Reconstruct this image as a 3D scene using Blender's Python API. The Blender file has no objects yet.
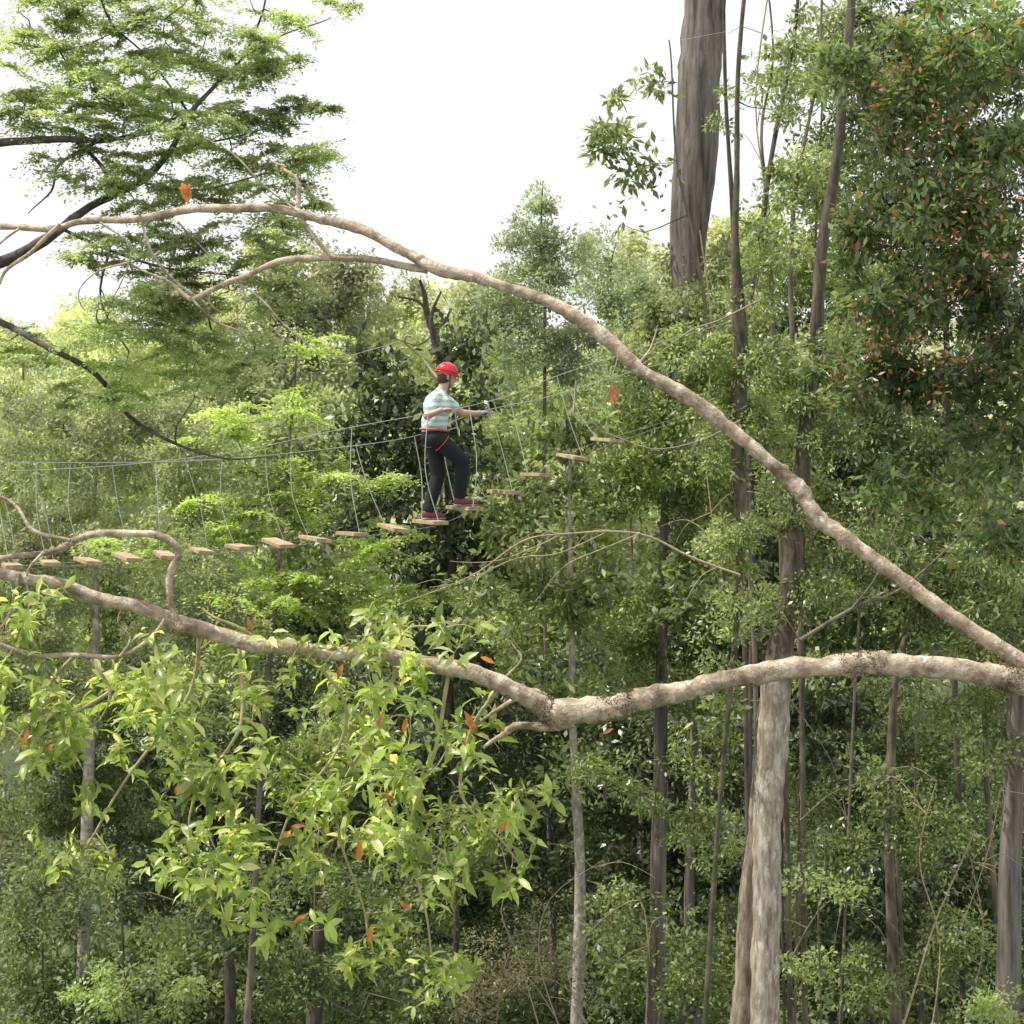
import bpy, bmesh, math, random
import numpy as np
from mathutils import Vector, Matrix
random.seed(5)
rng = np.random.default_rng(11)
F = 2000.0; PT = math.radians(-2.0); CZ = 12.0
SC = bpy.context.scene
COL = SC.collection
def at(u, v, Y):
    dx = u-512.0; dy = 512.0-v
    y = F*math.cos(PT)-dy*math.sin(PT); z = F*math.sin(PT)+dy*math.cos(PT)
    s = Y/y
    return np.array((dx*s, Y, CZ+z*s))
def gz(x, y):
    r = max(0.0, y-48.0)
    h = 18.5*(1-math.exp(-(r/42.0)**1.6))
    return h + 0.25*math.sin(x*0.31+y*0.17) + 0.2*math.sin(x*0.13-y*0.41)

# ---------------------------------------------------------------- materials
def newmat(name):
    m = bpy.data.materials.new(name); m.use_nodes = True
    nt = m.node_tree
    for n in list(nt.nodes): nt.nodes.remove(n)
    out = nt.nodes.new('ShaderNodeOutputMaterial')
    return m, nt, out
def ramp(nt, fac, stops):
    r = nt.nodes.new('ShaderNodeValToRGB'); nt.links.new(fac, r.inputs[0])
    e = r.color_ramp.elements
    while len(e) < len(stops): e.new(0.5)
    for i, (p, c) in enumerate(stops):
        e[i].position = p; e[i].color = (c[0], c[1], c[2], 1)
    return r.outputs[0]
def noise(nt, vec, scale, detail=3, rough=0.55):
    n = nt.nodes.new('ShaderNodeTexNoise'); n.inputs['Scale'].default_value = scale
    n.inputs['Detail'].default_value = detail; n.inputs['Roughness'].default_value = rough
    if vec is not None: nt.links.new(vec, n.inputs['Vector'])
    return n.outputs['Fac']
def ds(c, k):
    l = .3*c[0]+.6*c[1]+.1*c[2]
    return tuple(x*(1-k)+l*k for x in c)
def leaf_mat(name, ca, cb, cc=None, rare=0.03, trans=0.4, rough=0.42, nscale=0.7, tc=(1.5, 1.5, 0.85), des=.14, gain=1.0):
    ca = tuple(x*gain for x in ds(ca, des)); cb = tuple(x*gain for x in ds(cb, des))
    m, nt, out = newmat(name)
    g = nt.nodes.new('ShaderNodeNewGeometry')
    st = [(0.0, ca), (1.0-rare-0.02, cb)]
    if cc: st.append((1.0-rare, cc))
    col = ramp(nt, g.outputs['Random Per Island'], st)
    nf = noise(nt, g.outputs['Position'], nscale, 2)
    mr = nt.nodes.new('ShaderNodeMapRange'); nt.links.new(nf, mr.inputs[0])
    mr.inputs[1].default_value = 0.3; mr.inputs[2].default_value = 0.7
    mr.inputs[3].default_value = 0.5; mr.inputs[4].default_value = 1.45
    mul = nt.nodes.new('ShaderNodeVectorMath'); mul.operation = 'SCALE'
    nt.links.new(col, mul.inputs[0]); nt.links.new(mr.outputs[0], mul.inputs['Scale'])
    p = nt.nodes.new('ShaderNodeBsdfPrincipled'); nt.links.new(mul.outputs[0], p.inputs['Base Color'])
    p.inputs['Roughness'].default_value = rough
    t = nt.nodes.new('ShaderNodeBsdfTranslucent')
    m2 = nt.nodes.new('ShaderNodeVectorMath'); m2.operation = 'MULTIPLY'
    nt.links.new(mul.outputs[0], m2.inputs[0]); m2.inputs[1].default_value = tc
    nt.links.new(m2.outputs[0], t.inputs['Color'])
    mx = nt.nodes.new('ShaderNodeMixShader'); mx.inputs[0].default_value = trans
    nt.links.new(p.outputs[0], mx.inputs[1]); nt.links.new(t.outputs[0], mx.inputs[2])
    nt.links.new(mx.outputs[0], out.inputs[0])
    return m
def bark_mat(name, ca, cb, scale=6, stretch=1.0, moss=None, mossamt=0.6, bump=0.4, mscale=1.5, fleck=None, high=None, soft=.04, mstretch=1.0):
    m, nt, out = newmat(name)
    g = nt.nodes.new('ShaderNodeNewGeometry')
    mp = nt.nodes.new('ShaderNodeMapping'); nt.links.new(g.outputs['Position'], mp.inputs[0])
    mp.inputs['Scale'].default_value = (1, 1, stretch)
    mq = nt.nodes.new('ShaderNodeMapping'); nt.links.new(g.outputs['Position'], mq.inputs[0])
    mq.inputs['Scale'].default_value = (1, 1, mstretch)
    nf = noise(nt, mp.outputs[0], scale, 6, 0.65)
    col = ramp(nt, nf, [(0.34, ca), (0.64, cb)])
    def over(col, f, c):
        mix = nt.nodes.new('ShaderNodeMixRGB'); nt.links.new(f, mix.inputs[0])
        nt.links.new(col, mix.inputs[1])
        if isinstance(c, tuple): mix.inputs[2].default_value = (*c, 1)
        else: nt.links.new(c, mix.inputs[2])
        return mix.outputs[0]
    if fleck:
        nm = noise(nt, mq.outputs[0], fleck[1], 3, 0.7)
        col = over(col, ramp(nt, nm, [(fleck[2]-0.05, (0, 0, 0)), (fleck[2]+0.05, (.8, .8, .8))]), fleck[0])
    if moss:
        nm = noise(nt, mq.outputs[0], mscale, 5, 0.65)
        col = over(col, ramp(nt, nm, [(mossamt-soft, (0, 0, 0)), (mossamt+soft, (1, 1, 1))]), moss)
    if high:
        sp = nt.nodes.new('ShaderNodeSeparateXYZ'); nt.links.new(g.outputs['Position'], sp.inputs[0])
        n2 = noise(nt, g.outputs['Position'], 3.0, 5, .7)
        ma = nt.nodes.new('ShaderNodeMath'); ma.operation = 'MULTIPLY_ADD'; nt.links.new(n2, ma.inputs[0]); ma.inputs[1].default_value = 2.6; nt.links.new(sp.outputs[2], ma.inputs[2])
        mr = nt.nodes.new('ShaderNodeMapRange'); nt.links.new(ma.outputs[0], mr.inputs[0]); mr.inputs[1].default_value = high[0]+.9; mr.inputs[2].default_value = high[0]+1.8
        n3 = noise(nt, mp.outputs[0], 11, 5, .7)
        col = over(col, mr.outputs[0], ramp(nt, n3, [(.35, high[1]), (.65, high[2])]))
    p = nt.nodes.new('ShaderNodeBsdfPrincipled'); nt.links.new(col, p.inputs['Base Color'])
    p.inputs['Roughness'].default_value = 0.85
    b = nt.nodes.new('ShaderNodeBump'); b.inputs['Strength'].default_value = bump; b.inputs['Distance'].default_value = 0.03
    nt.links.new(nf, b.inputs['Height']); nt.links.new(b.outputs[0], p.inputs['Normal'])
    nt.links.new(p.outputs[0], out.inputs[0])
    return m
def plain(name, c, rough=0.7, var=0.15, scale=12, metal=0.0):
    m, nt, out = newmat(name)
    g = nt.nodes.new('ShaderNodeNewGeometry')
    nf = noise(nt, g.outputs['Position'], scale, 4)
    col = ramp(nt, nf, [(0.3, tuple(x*(1-var) for x in c)), (0.7, tuple(min(1, x*(1+var)) for x in c))])
    p = nt.nodes.new('ShaderNodeBsdfPrincipled'); nt.links.new(col, p.inputs['Base Color'])
    p.inputs['Roughness'].default_value = rough; p.inputs['Metallic'].default_value = metal
    nt.links.new(p.outputs[0], out.inputs[0]); return m
M = {}
M['far'] = leaf_mat('leaf_far', (.38, .43, .25), (.58, .61, .40), trans=.45, nscale=.25, des=.24, gain=1.15)  # distance haze is painted into these pale, greyed leaf colours
M['mid'] = leaf_mat('leaf_mid', (.20, .26, .10), (.44, .49, .24), trans=.45, nscale=.4, gain=1.15)  # leaf colour lightened to carry some of the haze at mid distance
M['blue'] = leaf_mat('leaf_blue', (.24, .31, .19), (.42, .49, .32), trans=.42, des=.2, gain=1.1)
M['dark'] = leaf_mat('leaf_dark', (.04, .058, .025), (.12, .16, .065), (.36, .40, .24), .10, trans=.38, rough=.32)  # evergreen leaf colour, held extra dark to paint in the shade of foliage gaps
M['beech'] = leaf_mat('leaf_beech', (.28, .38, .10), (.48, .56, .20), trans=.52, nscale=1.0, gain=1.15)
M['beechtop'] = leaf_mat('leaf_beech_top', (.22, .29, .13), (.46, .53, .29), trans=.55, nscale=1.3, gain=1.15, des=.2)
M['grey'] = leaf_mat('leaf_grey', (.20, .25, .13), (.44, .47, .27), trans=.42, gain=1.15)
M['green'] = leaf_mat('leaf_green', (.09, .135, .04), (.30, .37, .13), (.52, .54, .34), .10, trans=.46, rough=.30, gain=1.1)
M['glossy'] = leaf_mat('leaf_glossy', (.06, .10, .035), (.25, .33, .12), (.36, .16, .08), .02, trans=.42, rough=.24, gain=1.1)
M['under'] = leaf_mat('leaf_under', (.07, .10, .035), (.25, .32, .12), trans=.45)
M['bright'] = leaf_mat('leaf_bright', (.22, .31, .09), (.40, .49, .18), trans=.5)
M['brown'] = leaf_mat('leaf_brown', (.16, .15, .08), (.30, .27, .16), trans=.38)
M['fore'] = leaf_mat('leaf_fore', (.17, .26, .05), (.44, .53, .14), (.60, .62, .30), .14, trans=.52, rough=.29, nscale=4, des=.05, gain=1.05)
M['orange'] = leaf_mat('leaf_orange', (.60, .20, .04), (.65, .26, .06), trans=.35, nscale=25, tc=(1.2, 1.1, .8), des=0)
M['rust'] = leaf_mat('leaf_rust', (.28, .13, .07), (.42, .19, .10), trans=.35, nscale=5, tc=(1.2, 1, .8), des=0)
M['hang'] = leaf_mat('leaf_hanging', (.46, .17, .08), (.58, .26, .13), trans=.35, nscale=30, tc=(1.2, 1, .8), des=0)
M['b_fore'] = bark_mat('bark_fore', (.24, .18, .12), (.62, .51, .37), 17, 1, (.17, .125, .08), .60, .9, 6, ((.66, .62, .52), 28, .58), soft=.08)
M['b_moss'] = bark_mat('bark_moss_tuft', (.08, .065, .035), (.20, .16, .08), 30)
M['b_twig'] = bark_mat('bark_twig', (.26, .21, .13), (.44, .37, .26), 20)
M['b_green'] = bark_mat('bark_green_twig', (.26, .24, .11), (.45, .40, .22), 20)
M['b_tall'] = bark_mat('bark_tall', (.05, .042, .035), (.25, .22, .19), 9, .07, bump=1.0)
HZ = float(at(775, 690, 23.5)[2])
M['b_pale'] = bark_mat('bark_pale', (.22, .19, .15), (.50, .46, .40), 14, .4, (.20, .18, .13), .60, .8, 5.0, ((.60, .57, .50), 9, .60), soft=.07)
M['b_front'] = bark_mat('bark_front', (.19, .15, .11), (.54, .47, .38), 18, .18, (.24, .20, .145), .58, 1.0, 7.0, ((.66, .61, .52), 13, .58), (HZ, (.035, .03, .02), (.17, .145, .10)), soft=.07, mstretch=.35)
M['b_brown'] = bark_mat('bark_brown', (.15, .115, .085), (.42, .35, .27), 14, .2, (.13, .11, .07), .6, 1.0, 5.0, mstretch=.4)
M['b_mossy'] = bark_mat('bark_mossy', (.035, .03, .022), (.17, .145, .10), 9, .5, (.06, .075, .025), .55, .8, 3)
M['b_dark'] = bark_mat('bark_dark', (.035, .03, .025), (.12, .10, .08), 10, .4)
M['b_mid'] = bark_mat('bark_mid', (.06, .05, .035), (.22, .19, .14), 9, .3, bump=.8)
M['plank'] = bark_mat('plank_wood', (.26, .19, .11), (.52, .40, .24), 14, 1, bump=.3)
M['rope'] = plain('rope', (.62, .64, .62), .7)
M['steel'] = plain('steel_cable', (.38, .40, .40), .5, metal=.2)
M['soil'] = bark_mat('soil', (.03, .03, .015), (.08, .08, .04), 1.2, 1, (.05, .08, .025), .5, .5)

# ---------------------------------------------------------------- meshes
def make_mesh(name, V, faces, smooth=False):
    me = bpy.data.meshes.new(name)
    V = np.asarray(V, dtype=np.float32)
    me.vertices.add(len(V)); me.vertices.foreach_set('co', V.ravel())
    flat = np.concatenate([f.ravel() for f in faces]).astype(np.int32)
    tot = np.concatenate([np.full(len(f), f.shape[1]) for f in faces]).astype(np.int32)
    start = np.concatenate(([0], np.cumsum(tot)[:-1])).astype(np.int32)
    me.loops.add(len(flat)); me.loops.foreach_set('vertex_index', flat)
    me.polygons.add(len(tot)); me.polygons.foreach_set('loop_start', start)
    if smooth: me.polygons.foreach_set('use_smooth', np.ones(len(tot), dtype=bool))
    me.update(calc_edges=True)
    return me
def link(name, me, mat, parent=None):
    o = bpy.data.objects.new(name, me); COL.objects.link(o)
    if mat: me.materials.append(mat)
    if parent: o.parent = parent
    return o
def tag(o, label=None, cat=None, group=None, kind=None):
    if label: o['label'] = label
    if cat: o['category'] = cat
    if group: o['group'] = group
    if kind: o['kind'] = kind
    return o
def empty(name, loc, label, cat, group=None):
    o = bpy.data.objects.new(name, None); COL.objects.link(o); o.location = loc
    o.empty_display_size = .2
    return tag(o, label, cat, group)
def crom(P, R, k):
    P = np.asarray(P, float); R = np.asarray(R, float)
    Q = np.column_stack((P, R)); n = len(Q); out = []
    for i in range(n-1):
        p0 = Q[max(i-1, 0)]; p1 = Q[i]; p2 = Q[i+1]; p3 = Q[min(i+2, n-1)]
        for j in range(k):
            t = j/k
            out.append(.5*((2*p1)+(-p0+p2)*t+(2*p0-5*p1+4*p2-p3)*t*t+(-p0+3*p1-3*p2+p3)*t**3))
    out.append(Q[-1]); out = np.array(out)
    return out[:, :3], np.maximum(out[:, 3], 1e-4)
class Tubes:
    def __init__(s): s.V = []; s.Fq = []; s.n = 0
    def add(s, P, R, sides=6, k=3, lump=0.0, wob=0.0):
        P, R = crom(P, R, k) if k > 1 else (np.asarray(P, float), np.asarray(R, float))
        n = len(P)
        if wob:
            for a in range(3):
                ph = random.random()*6; P[:, a] += wob*np.sin(np.linspace(0, n*.55, n)+ph)*np.linspace(.2, 1, n)
        T = np.gradient(P, axis=0); T /= np.linalg.norm(T, axis=1)[:, None]+1e-9
        u = np.cross(T[0], (0.13, 0.9, .31)); u /= np.linalg.norm(u)
        ang = np.linspace(0, 2*math.pi, sides, endpoint=False)
        for i in range(n):
            u = u-T[i]*np.dot(u, T[i]); u /= np.linalg.norm(u)+1e-9
            w = np.cross(T[i], u)
            rr = np.full(sides, R[i])
            if lump: rr = rr*(1+lump*rng.uniform(-1, 1, sides))
            if lump: rr *= 1+lump*random.uniform(-.6, .9)
            s.V.append(P[i]+np.outer(np.cos(ang)*rr, u)+np.outer(np.sin(ang)*rr, w))
        idx = s.n+np.arange(n*sides).reshape(n, sides)
        a = idx[:-1]; b = idx[1:]
        s.Fq.append(np.stack((a, np.roll(a, -1, 1), np.roll(b, -1, 1), b), -1).reshape(-1, 4))
        s.n += n*sides
        return P
    def build(s, name, mat, parent=None):
        V = np.concatenate(s.V)
        if parent is not None: V = V-np.array(parent.location)
        return link(name, make_mesh(name, V, s.Fq, True), mat, parent)
def norm(a): return a/(np.linalg.norm(a, axis=1)[:, None]+1e-9)
def leaves(name, P, D, N, L, W, mat, parent, hi=False):
    n = len(P); D = norm(D); S = norm(np.cross(D, N)); N = np.cross(S, D)
    L = L[:, None]; W = W[:, None]
    if not hi:
        k = .12*W
        V = np.stack((P, P+D*L*.45+S*W*.5+N*k, P+D*L, P+D*L*.45-S*W*.5+N*k), 1).reshape(-1, 3)
        fc = [np.arange(n*4).reshape(n, 4)]
    else:
        c = .14*L
        def st(t, w, dz):
            b = P+D*L*t-N*c*dz
            return [b+S*W*w+N*W*.14, b, b-S*W*w+N*W*.14]
        a = st(.28, .40, -.2); b = st(.66, .45, .1)
        V = np.stack([P]+a+b+[P+D*L-N*c*1.3], 1).reshape(-1, 3)
        o = np.arange(n)[:, None]*8
        fc = [np.concatenate([o+np.array([[0, 2, 1]]), o+np.array([[0, 3, 2]]), o+np.array([[4, 5, 7]]), o+np.array([[5, 6, 7]])]),
              np.concatenate([o+np.array([[1, 2, 5, 4]]), o+np.array([[2, 3, 6, 5]])])]
    if parent is not None: V = V-np.array(parent.location)
    return link(name, make_mesh(name, V, fc, hi), mat, parent)
# kinds: material, leaf px length, width ratio, puff radius px, flatness, up bias, coverage
K = {
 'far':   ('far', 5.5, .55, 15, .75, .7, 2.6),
 'mid':   ('mid', 6.0, .5, 17, .7, .7, 2.6),
 'deep':  ('dark', 10.0, .5, 22, .8, .6, 3.0),
 'blue':  ('blue', 4.6, .45, 13, .7, .7, 2.0),
 'dark':  ('dark', 6.5, .5, 18, .7, .6, 2.2),
 'beech': ('beech', 4.4, .5, 25, .24, 1.6, 2.8),
 'beechtop': ('beechtop', 4.4, .42, 25, .26, .8, 2.9),
 'grey':  ('grey', 4.8, .5, 15, .7, .8, 2.1),
 'green': ('green', 7.0, .42, 22, .5, .8, 1.9),
 'glossy': ('glossy', 11.0, .40, 24, .6, .7, 2.9),
 'rustleaf': ('rust', 7.0, .4, 24, .7, .5, .05),
 'under': ('under', 6.8, .48, 22, .5, .9, 1.7),
 'bright': ('bright', 6.0, .5, 24, .4, .9, 1.1),
 'brown': ('brown', 4.5, .35, 26, .7, .5, .45),
}
def crown(parent, Y, blobs, kind, tr_nodes, bark, nbr=30, cov=1.0, rname='crown', ls=None):
    mat, lp, wr, pr, flat, ub, cv = K[kind]
    if ls is None: ls = random.choice((.8, .9, 1.0, 1.2, 1.5)) if kind in ('green', 'under', 'dark', 'mid') else 1.0
    lp = lp*ls
    mpp = Y/F
    C = []; R = []; NL = []
    for b in blobs:
        u, v, ru, rv = b[:4]; bc = b[4] if len(b) > 4 else 1.0
        area = math.pi*ru*rv
        npf = max(3, int(area/(pr*pr*(1.0 if flat > .3 else .55))))
        nl = int(cv*cov*bc*area/(.30*lp*lp*wr)/npf)
        rd = min(1.8, (ru+rv)*.5*mpp)
        for i in range(npf):
            d = rng.normal(size=3); d /= np.linalg.norm(d); r = random.random()**.45
            p = at(u, v, Y)+np.array((d[0]*ru*mpp, d[1]*rd, d[2]*rv*mpp))*r
            C.append(p); R.append(pr*mpp*random.uniform(.5, 1.5)); NL.append(max(5, int(nl*random.uniform(.35, 1.65))))
    C = np.array(C); R = np.array(R); NL = np.array(NL)
    idx = np.repeat(np.arange(len(C)), NL); n = len(idx)
    d = norm(rng.normal(size=(n, 3)))
    if flat < .35:     # sprays: leaves follow a handful of side shoots inside each flat spray
        sh = rng.integers(0, 9, n); ang = rng.uniform(0, 6.283, (len(C), 9))[idx, sh]+rng.normal(scale=.16, size=n)
        d = np.column_stack((np.cos(ang), np.sin(ang), rng.normal(scale=.35, size=n)))
        rr = np.minimum(np.abs(rng.normal(scale=.6, size=n)), 1.15*rng.random(n)**.3)
    else: rr = rng.random(n)**.5*np.where(rng.random(n) < .12, 1.4, 1.0)
    tilt = rng.normal(scale=.28 if flat < .35 else .22, size=(len(C), 2))[idx]
    off = d*rr[:, None]*R[idx][:, None]; off[:, 2] *= flat
    off[:, 2] += off[:, 0]*tilt[:, 0]+off[:, 1]*tilt[:, 1]-.3*np.minimum(off[:, 0]**2+off[:, 1]**2, R[idx]**2*1.5)/R[idx]
    P = C[idx]+off
    D = d*.8+rng.normal(scale=.6, size=(n, 3)); D[:, 2] -= .25
    if flat < .35: D[:, 2] *= .5
    N = rng.normal(size=(n, 3))*.6; N[:, 2] += ub
    L = lp*mpp*rng.uniform(.65, 1.35, n)
    leaves(rname, P, D, N, L, L*wr, M[mat], parent)
    nodes = [np.array(q) for q in tr_nodes]
    sel = list(range(len(C))); random.shuffle(sel); sel = sel[:nbr]
    if not sel: return
    base = np.array(tr_nodes)
    sel.sort(key=lambda i: np.min(np.linalg.norm(base-C[i], axis=1)))
    tb = Tubes()
    for i in sel:
        A = np.array(nodes); t = C[i]
        dd = np.linalg.norm(A-t, axis=1)+np.where(A[:, 2] > t[2]+.2, .8, 0)
        j = int(np.argmin(dd)); s = A[j]
        if dd[j] < .05: continue
        ln = np.linalg.norm(t-s)
        m1 = s*.65+t*.35+rng.normal(scale=.09*ln, size=3); m2 = s*.3+t*.7+rng.normal(scale=.09*ln, size=3)
        m1[2] -= .05*ln
        r0 = min(.03, .005+.008*ln)
        tb.add([s, m1, m2, t], [r0, r0*.75, r0*.5, r0*.25], 5, 2)
        nodes += [m1, m2, t]
    if tb.n: tb.build('branches', bark, parent)
def tree(name, label, cat, Y, blobs, kind, trunk=None, bark='b_mid', nbr=24, group=None, cov=1.0, w=7, sides=9, lump=.06):
    mpp = Y/F
    if trunk is None:
        us = sum(b[0]*b[2] for b in blobs)/sum(b[2] for b in blobs)
        vt = min(b[1]-b[3]*.6 for b in blobs); vb = max(b[1] for b in blobs)
        trunk = [(us+random.uniform(-5, 5), vt, w*.2), (us+random.uniform(-14, 14), (vt*2+vb)/3, w*.5), (us+random.uniform(-14, 14), vb, w*.7)]
    pts = [at(u, v, Y) for u, v, _ in trunk]; rad = [x*mpp*.5 for _, _, x in trunk]
    lo = pts[-1]; g = gz(lo[0], Y)-.3
    if lo[2]-g > 1.0:
        sl = (pts[-1]-pts[-2]); sx = max(-.06, min(.06, sl[0]/(abs(sl[2])+.01)))
        for f in (.35, .7, 1.0):
            h = (lo[2]-g)*f
            pts.append(np.array((lo[0]+sx*h*.6+random.uniform(-.06, .06), Y, lo[2]-h))); rad.append(rad[len(trunk)-1]*(1+.25*f))
    root = empty(name, (pts[-1][0], Y, pts[-1][2]+.3), label, cat, group)
    tb = Tubes(); cl = tb.add(pts[::-1], rad[::-1], sides, 6, lump, .02); tb.build('trunk', M[bark], root)
    if blobs: crown(root, Y, blobs, kind, cl, M[bark], nbr, cov)
    return root, cl

# ---------------------------------------------------------------- ground / hill
gx = np.linspace(-160, 160, 90); gy = np.concatenate((np.linspace(-20, 120, 80), np.linspace(126, 500, 30)))
V = np.array([(x, y, gz(x, y)) for y in gy for x in gx]); nx = len(gx)
q = np.array([(j*nx+i, j*nx+i+1, (j+1)*nx+i+1, (j+1)*nx+i) for j in range(len(gy)-1) for i in range(nx-1)])
tag(link('ground', make_mesh('ground', V, [q], True), M['soil']), kind='structure')
n = 60000
ux = rng.uniform(-32, 32, n); uy = rng.uniform(74, 112, n)
cx = np.round(ux/3.4)*3.4; cy = np.round(uy/3.4)*3.4
hh = 3.2+1.8*np.sin(cx*12.7+cy*7.1)
rr = np.clip(1-((ux-cx)**2+(uy-cy)**2)/4.5, 0, 1)
uz = np.array([gz(a, b) for a, b in zip(ux, uy)])-1.5+hh*np.sqrt(rr)+rng.normal(scale=.25, size=n)
P = np.column_stack((ux, uy, uz)); D = rng.normal(size=(n, 3)); N = rng.normal(size=(n, 3))*.6; N[:, 2] += .8; N[:, 1] -= .4
L = rng.uniform(.3, .6, n)
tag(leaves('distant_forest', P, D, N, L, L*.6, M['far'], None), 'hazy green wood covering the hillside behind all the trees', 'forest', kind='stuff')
n = 90000
ux = rng.uniform(-17, 17, n); uy = rng.uniform(34, 60, n)
cx = np.round(ux/1.7)*1.7; cy = np.round(uy/1.7)*1.7; cx += .5*np.sin(cy*9.1)
hh = 1.3+.9*np.sin(cx*12.7+cy*7.1)
rr = np.clip(1-((ux-cx)**2+(uy-cy)**2)/1.3, 0, 1)
uz = np.array([gz(a, b) for a, b in zip(ux, uy)])+hh*np.sqrt(rr)*rng.random(n)**.4
P = np.column_stack((ux, uy, uz)); D = rng.normal(size=(n, 3)); N = rng.normal(size=(n, 3))*.6; N[:, 2] += .8
L = rng.uniform(.12, .26, n)
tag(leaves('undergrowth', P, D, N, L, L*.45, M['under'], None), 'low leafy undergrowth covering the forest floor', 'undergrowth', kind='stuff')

# ---------------------------------------------------------------- skyline trees
fl = ['pale tree at the left edge of the skyline, below the dark arching limb', 'second pale skyline tree from the left edge',
      'broad pale green skyline tree left of the light grey-green one', 'light yellow-green skyline tree left of the lowest sky opening',
      'pale grey-green round-topped tree under the lowest part of the sky opening', 'pale tree on the skyline just left of the red helmet',
      'pale tree on the skyline just right of the red helmet', 'pale far tree between the pointed crown and the tall grey trunk',
      'pale far tree showing behind and right of the tall grey trunk']
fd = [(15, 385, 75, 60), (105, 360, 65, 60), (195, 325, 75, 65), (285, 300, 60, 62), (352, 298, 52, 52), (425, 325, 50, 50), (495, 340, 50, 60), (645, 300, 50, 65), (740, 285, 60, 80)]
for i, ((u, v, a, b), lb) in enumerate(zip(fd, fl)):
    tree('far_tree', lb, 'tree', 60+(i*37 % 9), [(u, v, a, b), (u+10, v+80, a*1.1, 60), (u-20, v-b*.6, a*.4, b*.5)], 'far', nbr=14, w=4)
ml = ['mid green tree at the left edge behind the low end of the bridge', 'mid green tree behind the left planks', 'bushy mid green tree left of the light feathery beech',
      'mid green tree behind the yellow-green beech sprays', 'mid green tree behind the person, below the pointed crown', 'mid green tree behind the highest planks', 'mid green tree filling in behind the tall grey trunk']
md = [(0, 470, 80, 70), (95, 460, 70, 60), (190, 450, 75, 60), (290, 440, 75, 60), (500, 430, 60, 70), (590, 420, 70, 70), (690, 400, 70, 90)]
for i, ((u, v, a, b), lb) in enumerate(zip(md, ml)):
    tree('forest_tree', lb, 'tree', 43+(i*29 % 8), [(u, v, a, b), (u+15, v+100, a*1.1, 70), (u-10, v+200, a, 70, .8)], 'mid', nbr=20, w=5)
tree('conical_tree', 'blue-green tree with a pointed crown rising into the white sky', 'tree', 40,
     [(542, 195, 14, 22, 1.1), (545, 232, 38, 30), (515, 240, 22, 12, .8), (580, 245, 20, 12, .7), (552, 280, 62, 42), (548, 340, 70, 50), (500, 320, 40, 30), (495, 285, 18, 16, .7)], 'blue', nbr=40, w=5)
tree('slender_tree', 'smaller ragged tree just right of the pointed blue-green crown', 'tree', 42,
     [(592, 262, 22, 34, .8), (606, 310, 42, 46), (622, 370, 60, 50), (640, 310, 30, 50, .8)], 'blue', nbr=30, w=4)
tree('evergreen_tree', 'dark evergreen standing directly behind the climbing person', 'tree', 29,
     [(385, 375, 36, 40), (400, 430, 60, 55), (455, 335, 32, 32, .8), (455, 420, 45, 60), (435, 560, 50, 60), (370, 500, 60, 50), (480, 520, 40, 70), (450, 640, 50, 40, .8), (450, 720, 40, 40, .6)], 'dark', trunk=[(440, 290, 2), (432, 330, 5), (446, 400, 7), (452, 540, 11), (448, 620, 8), (455, 800, 6)], bark='b_dark', nbr=40)
tree('beech_tree', 'light yellow-green feathery beech with layered sprays behind the bridge', 'tree', 25,
     [(330, 478, 100, 24, .9), (250, 510, 80, 26), (385, 545, 55, 24), (300, 580, 110, 34), (400, 590, 55, 20), (230, 430, 60, 22, .8), (300, 400, 55, 16, .8), (310, 345, 45, 14, .6), (200, 540, 60, 22, .8), (110, 545, 60, 18, .7), (270, 640, 60, 25, .6)], 'beech',
     trunk=[(300, 330, 1.5), (290, 420, 2.5), (280, 560, 4), (265, 700, 5), (255, 900, 6), (246, 1030, 7)], bark='b_mid', nbr=45)
tree('small_leaved_tree', 'grey-green small-leaved tree behind the leftmost planks', 'tree', 31,
     [(60, 430, 85, 50), (155, 440, 70, 50), (90, 530, 110, 55), (190, 590, 80, 60), (30, 610, 70, 60), (90, 680, 50, 40, .7)], 'grey',
     trunk=[(100, 420, 2), (95, 520, 4), (95, 640, 8), (88, 800, 12), (80, 1040, 14)], bark='b_pale', nbr=50)
tree('young_tree', 'mid green open tree behind the upper planks right of the person', 'tree', 28,
     [(560, 440, 55, 50), (530, 520, 60, 45), (500, 600, 60, 45, .8), (580, 590, 60, 50), (560, 670, 60, 30, .7), (575, 760, 30, 30, .4)], 'green',
     trunk=[(575, 380, 2), (570, 520, 4), (572, 700, 7), (580, 860, 11), (576, 1040, 13)], bark='b_pale', nbr=50)
tree('leafy_tree', 'leafy tree between the bridge end and the pale mottled trunk', 'tree', 30,
     [(625, 395, 45, 50), (690, 340, 50, 50, 1.3), (690, 420, 55, 50, 1.3), (690, 490, 50, 40, 1.3), (650, 470, 70, 60), (690, 560, 60, 60), (640, 620, 70, 50), (670, 690, 60, 40, .8), (650, 800, 30, 40, .4)], 'green',
     trunk=[(670, 330, 2), (665, 520, 8), (660, 750, 14), (655, 1040, 19)], bark='b_tall', nbr=50)
tree('tall_tree', 'tall thick grey trunk with ridged bark rising out of the top of the picture', 'tree', 36,
     [(690, 310, 45, 35, 1.2), (670, 270, 15, 25, .6), (720, 265, 25, 35, .8), (650, 330, 40, 30)], 'mid',
     trunk=[(704, -120, 38), (704, 0, 40), (700, 80, 42), (693, 180, 42), (688, 260, 34), (686, 420, 30), (684, 700, 32), (682, 1040, 38)], bark='b_tall', nbr=18, sides=26, lump=.05)
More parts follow.
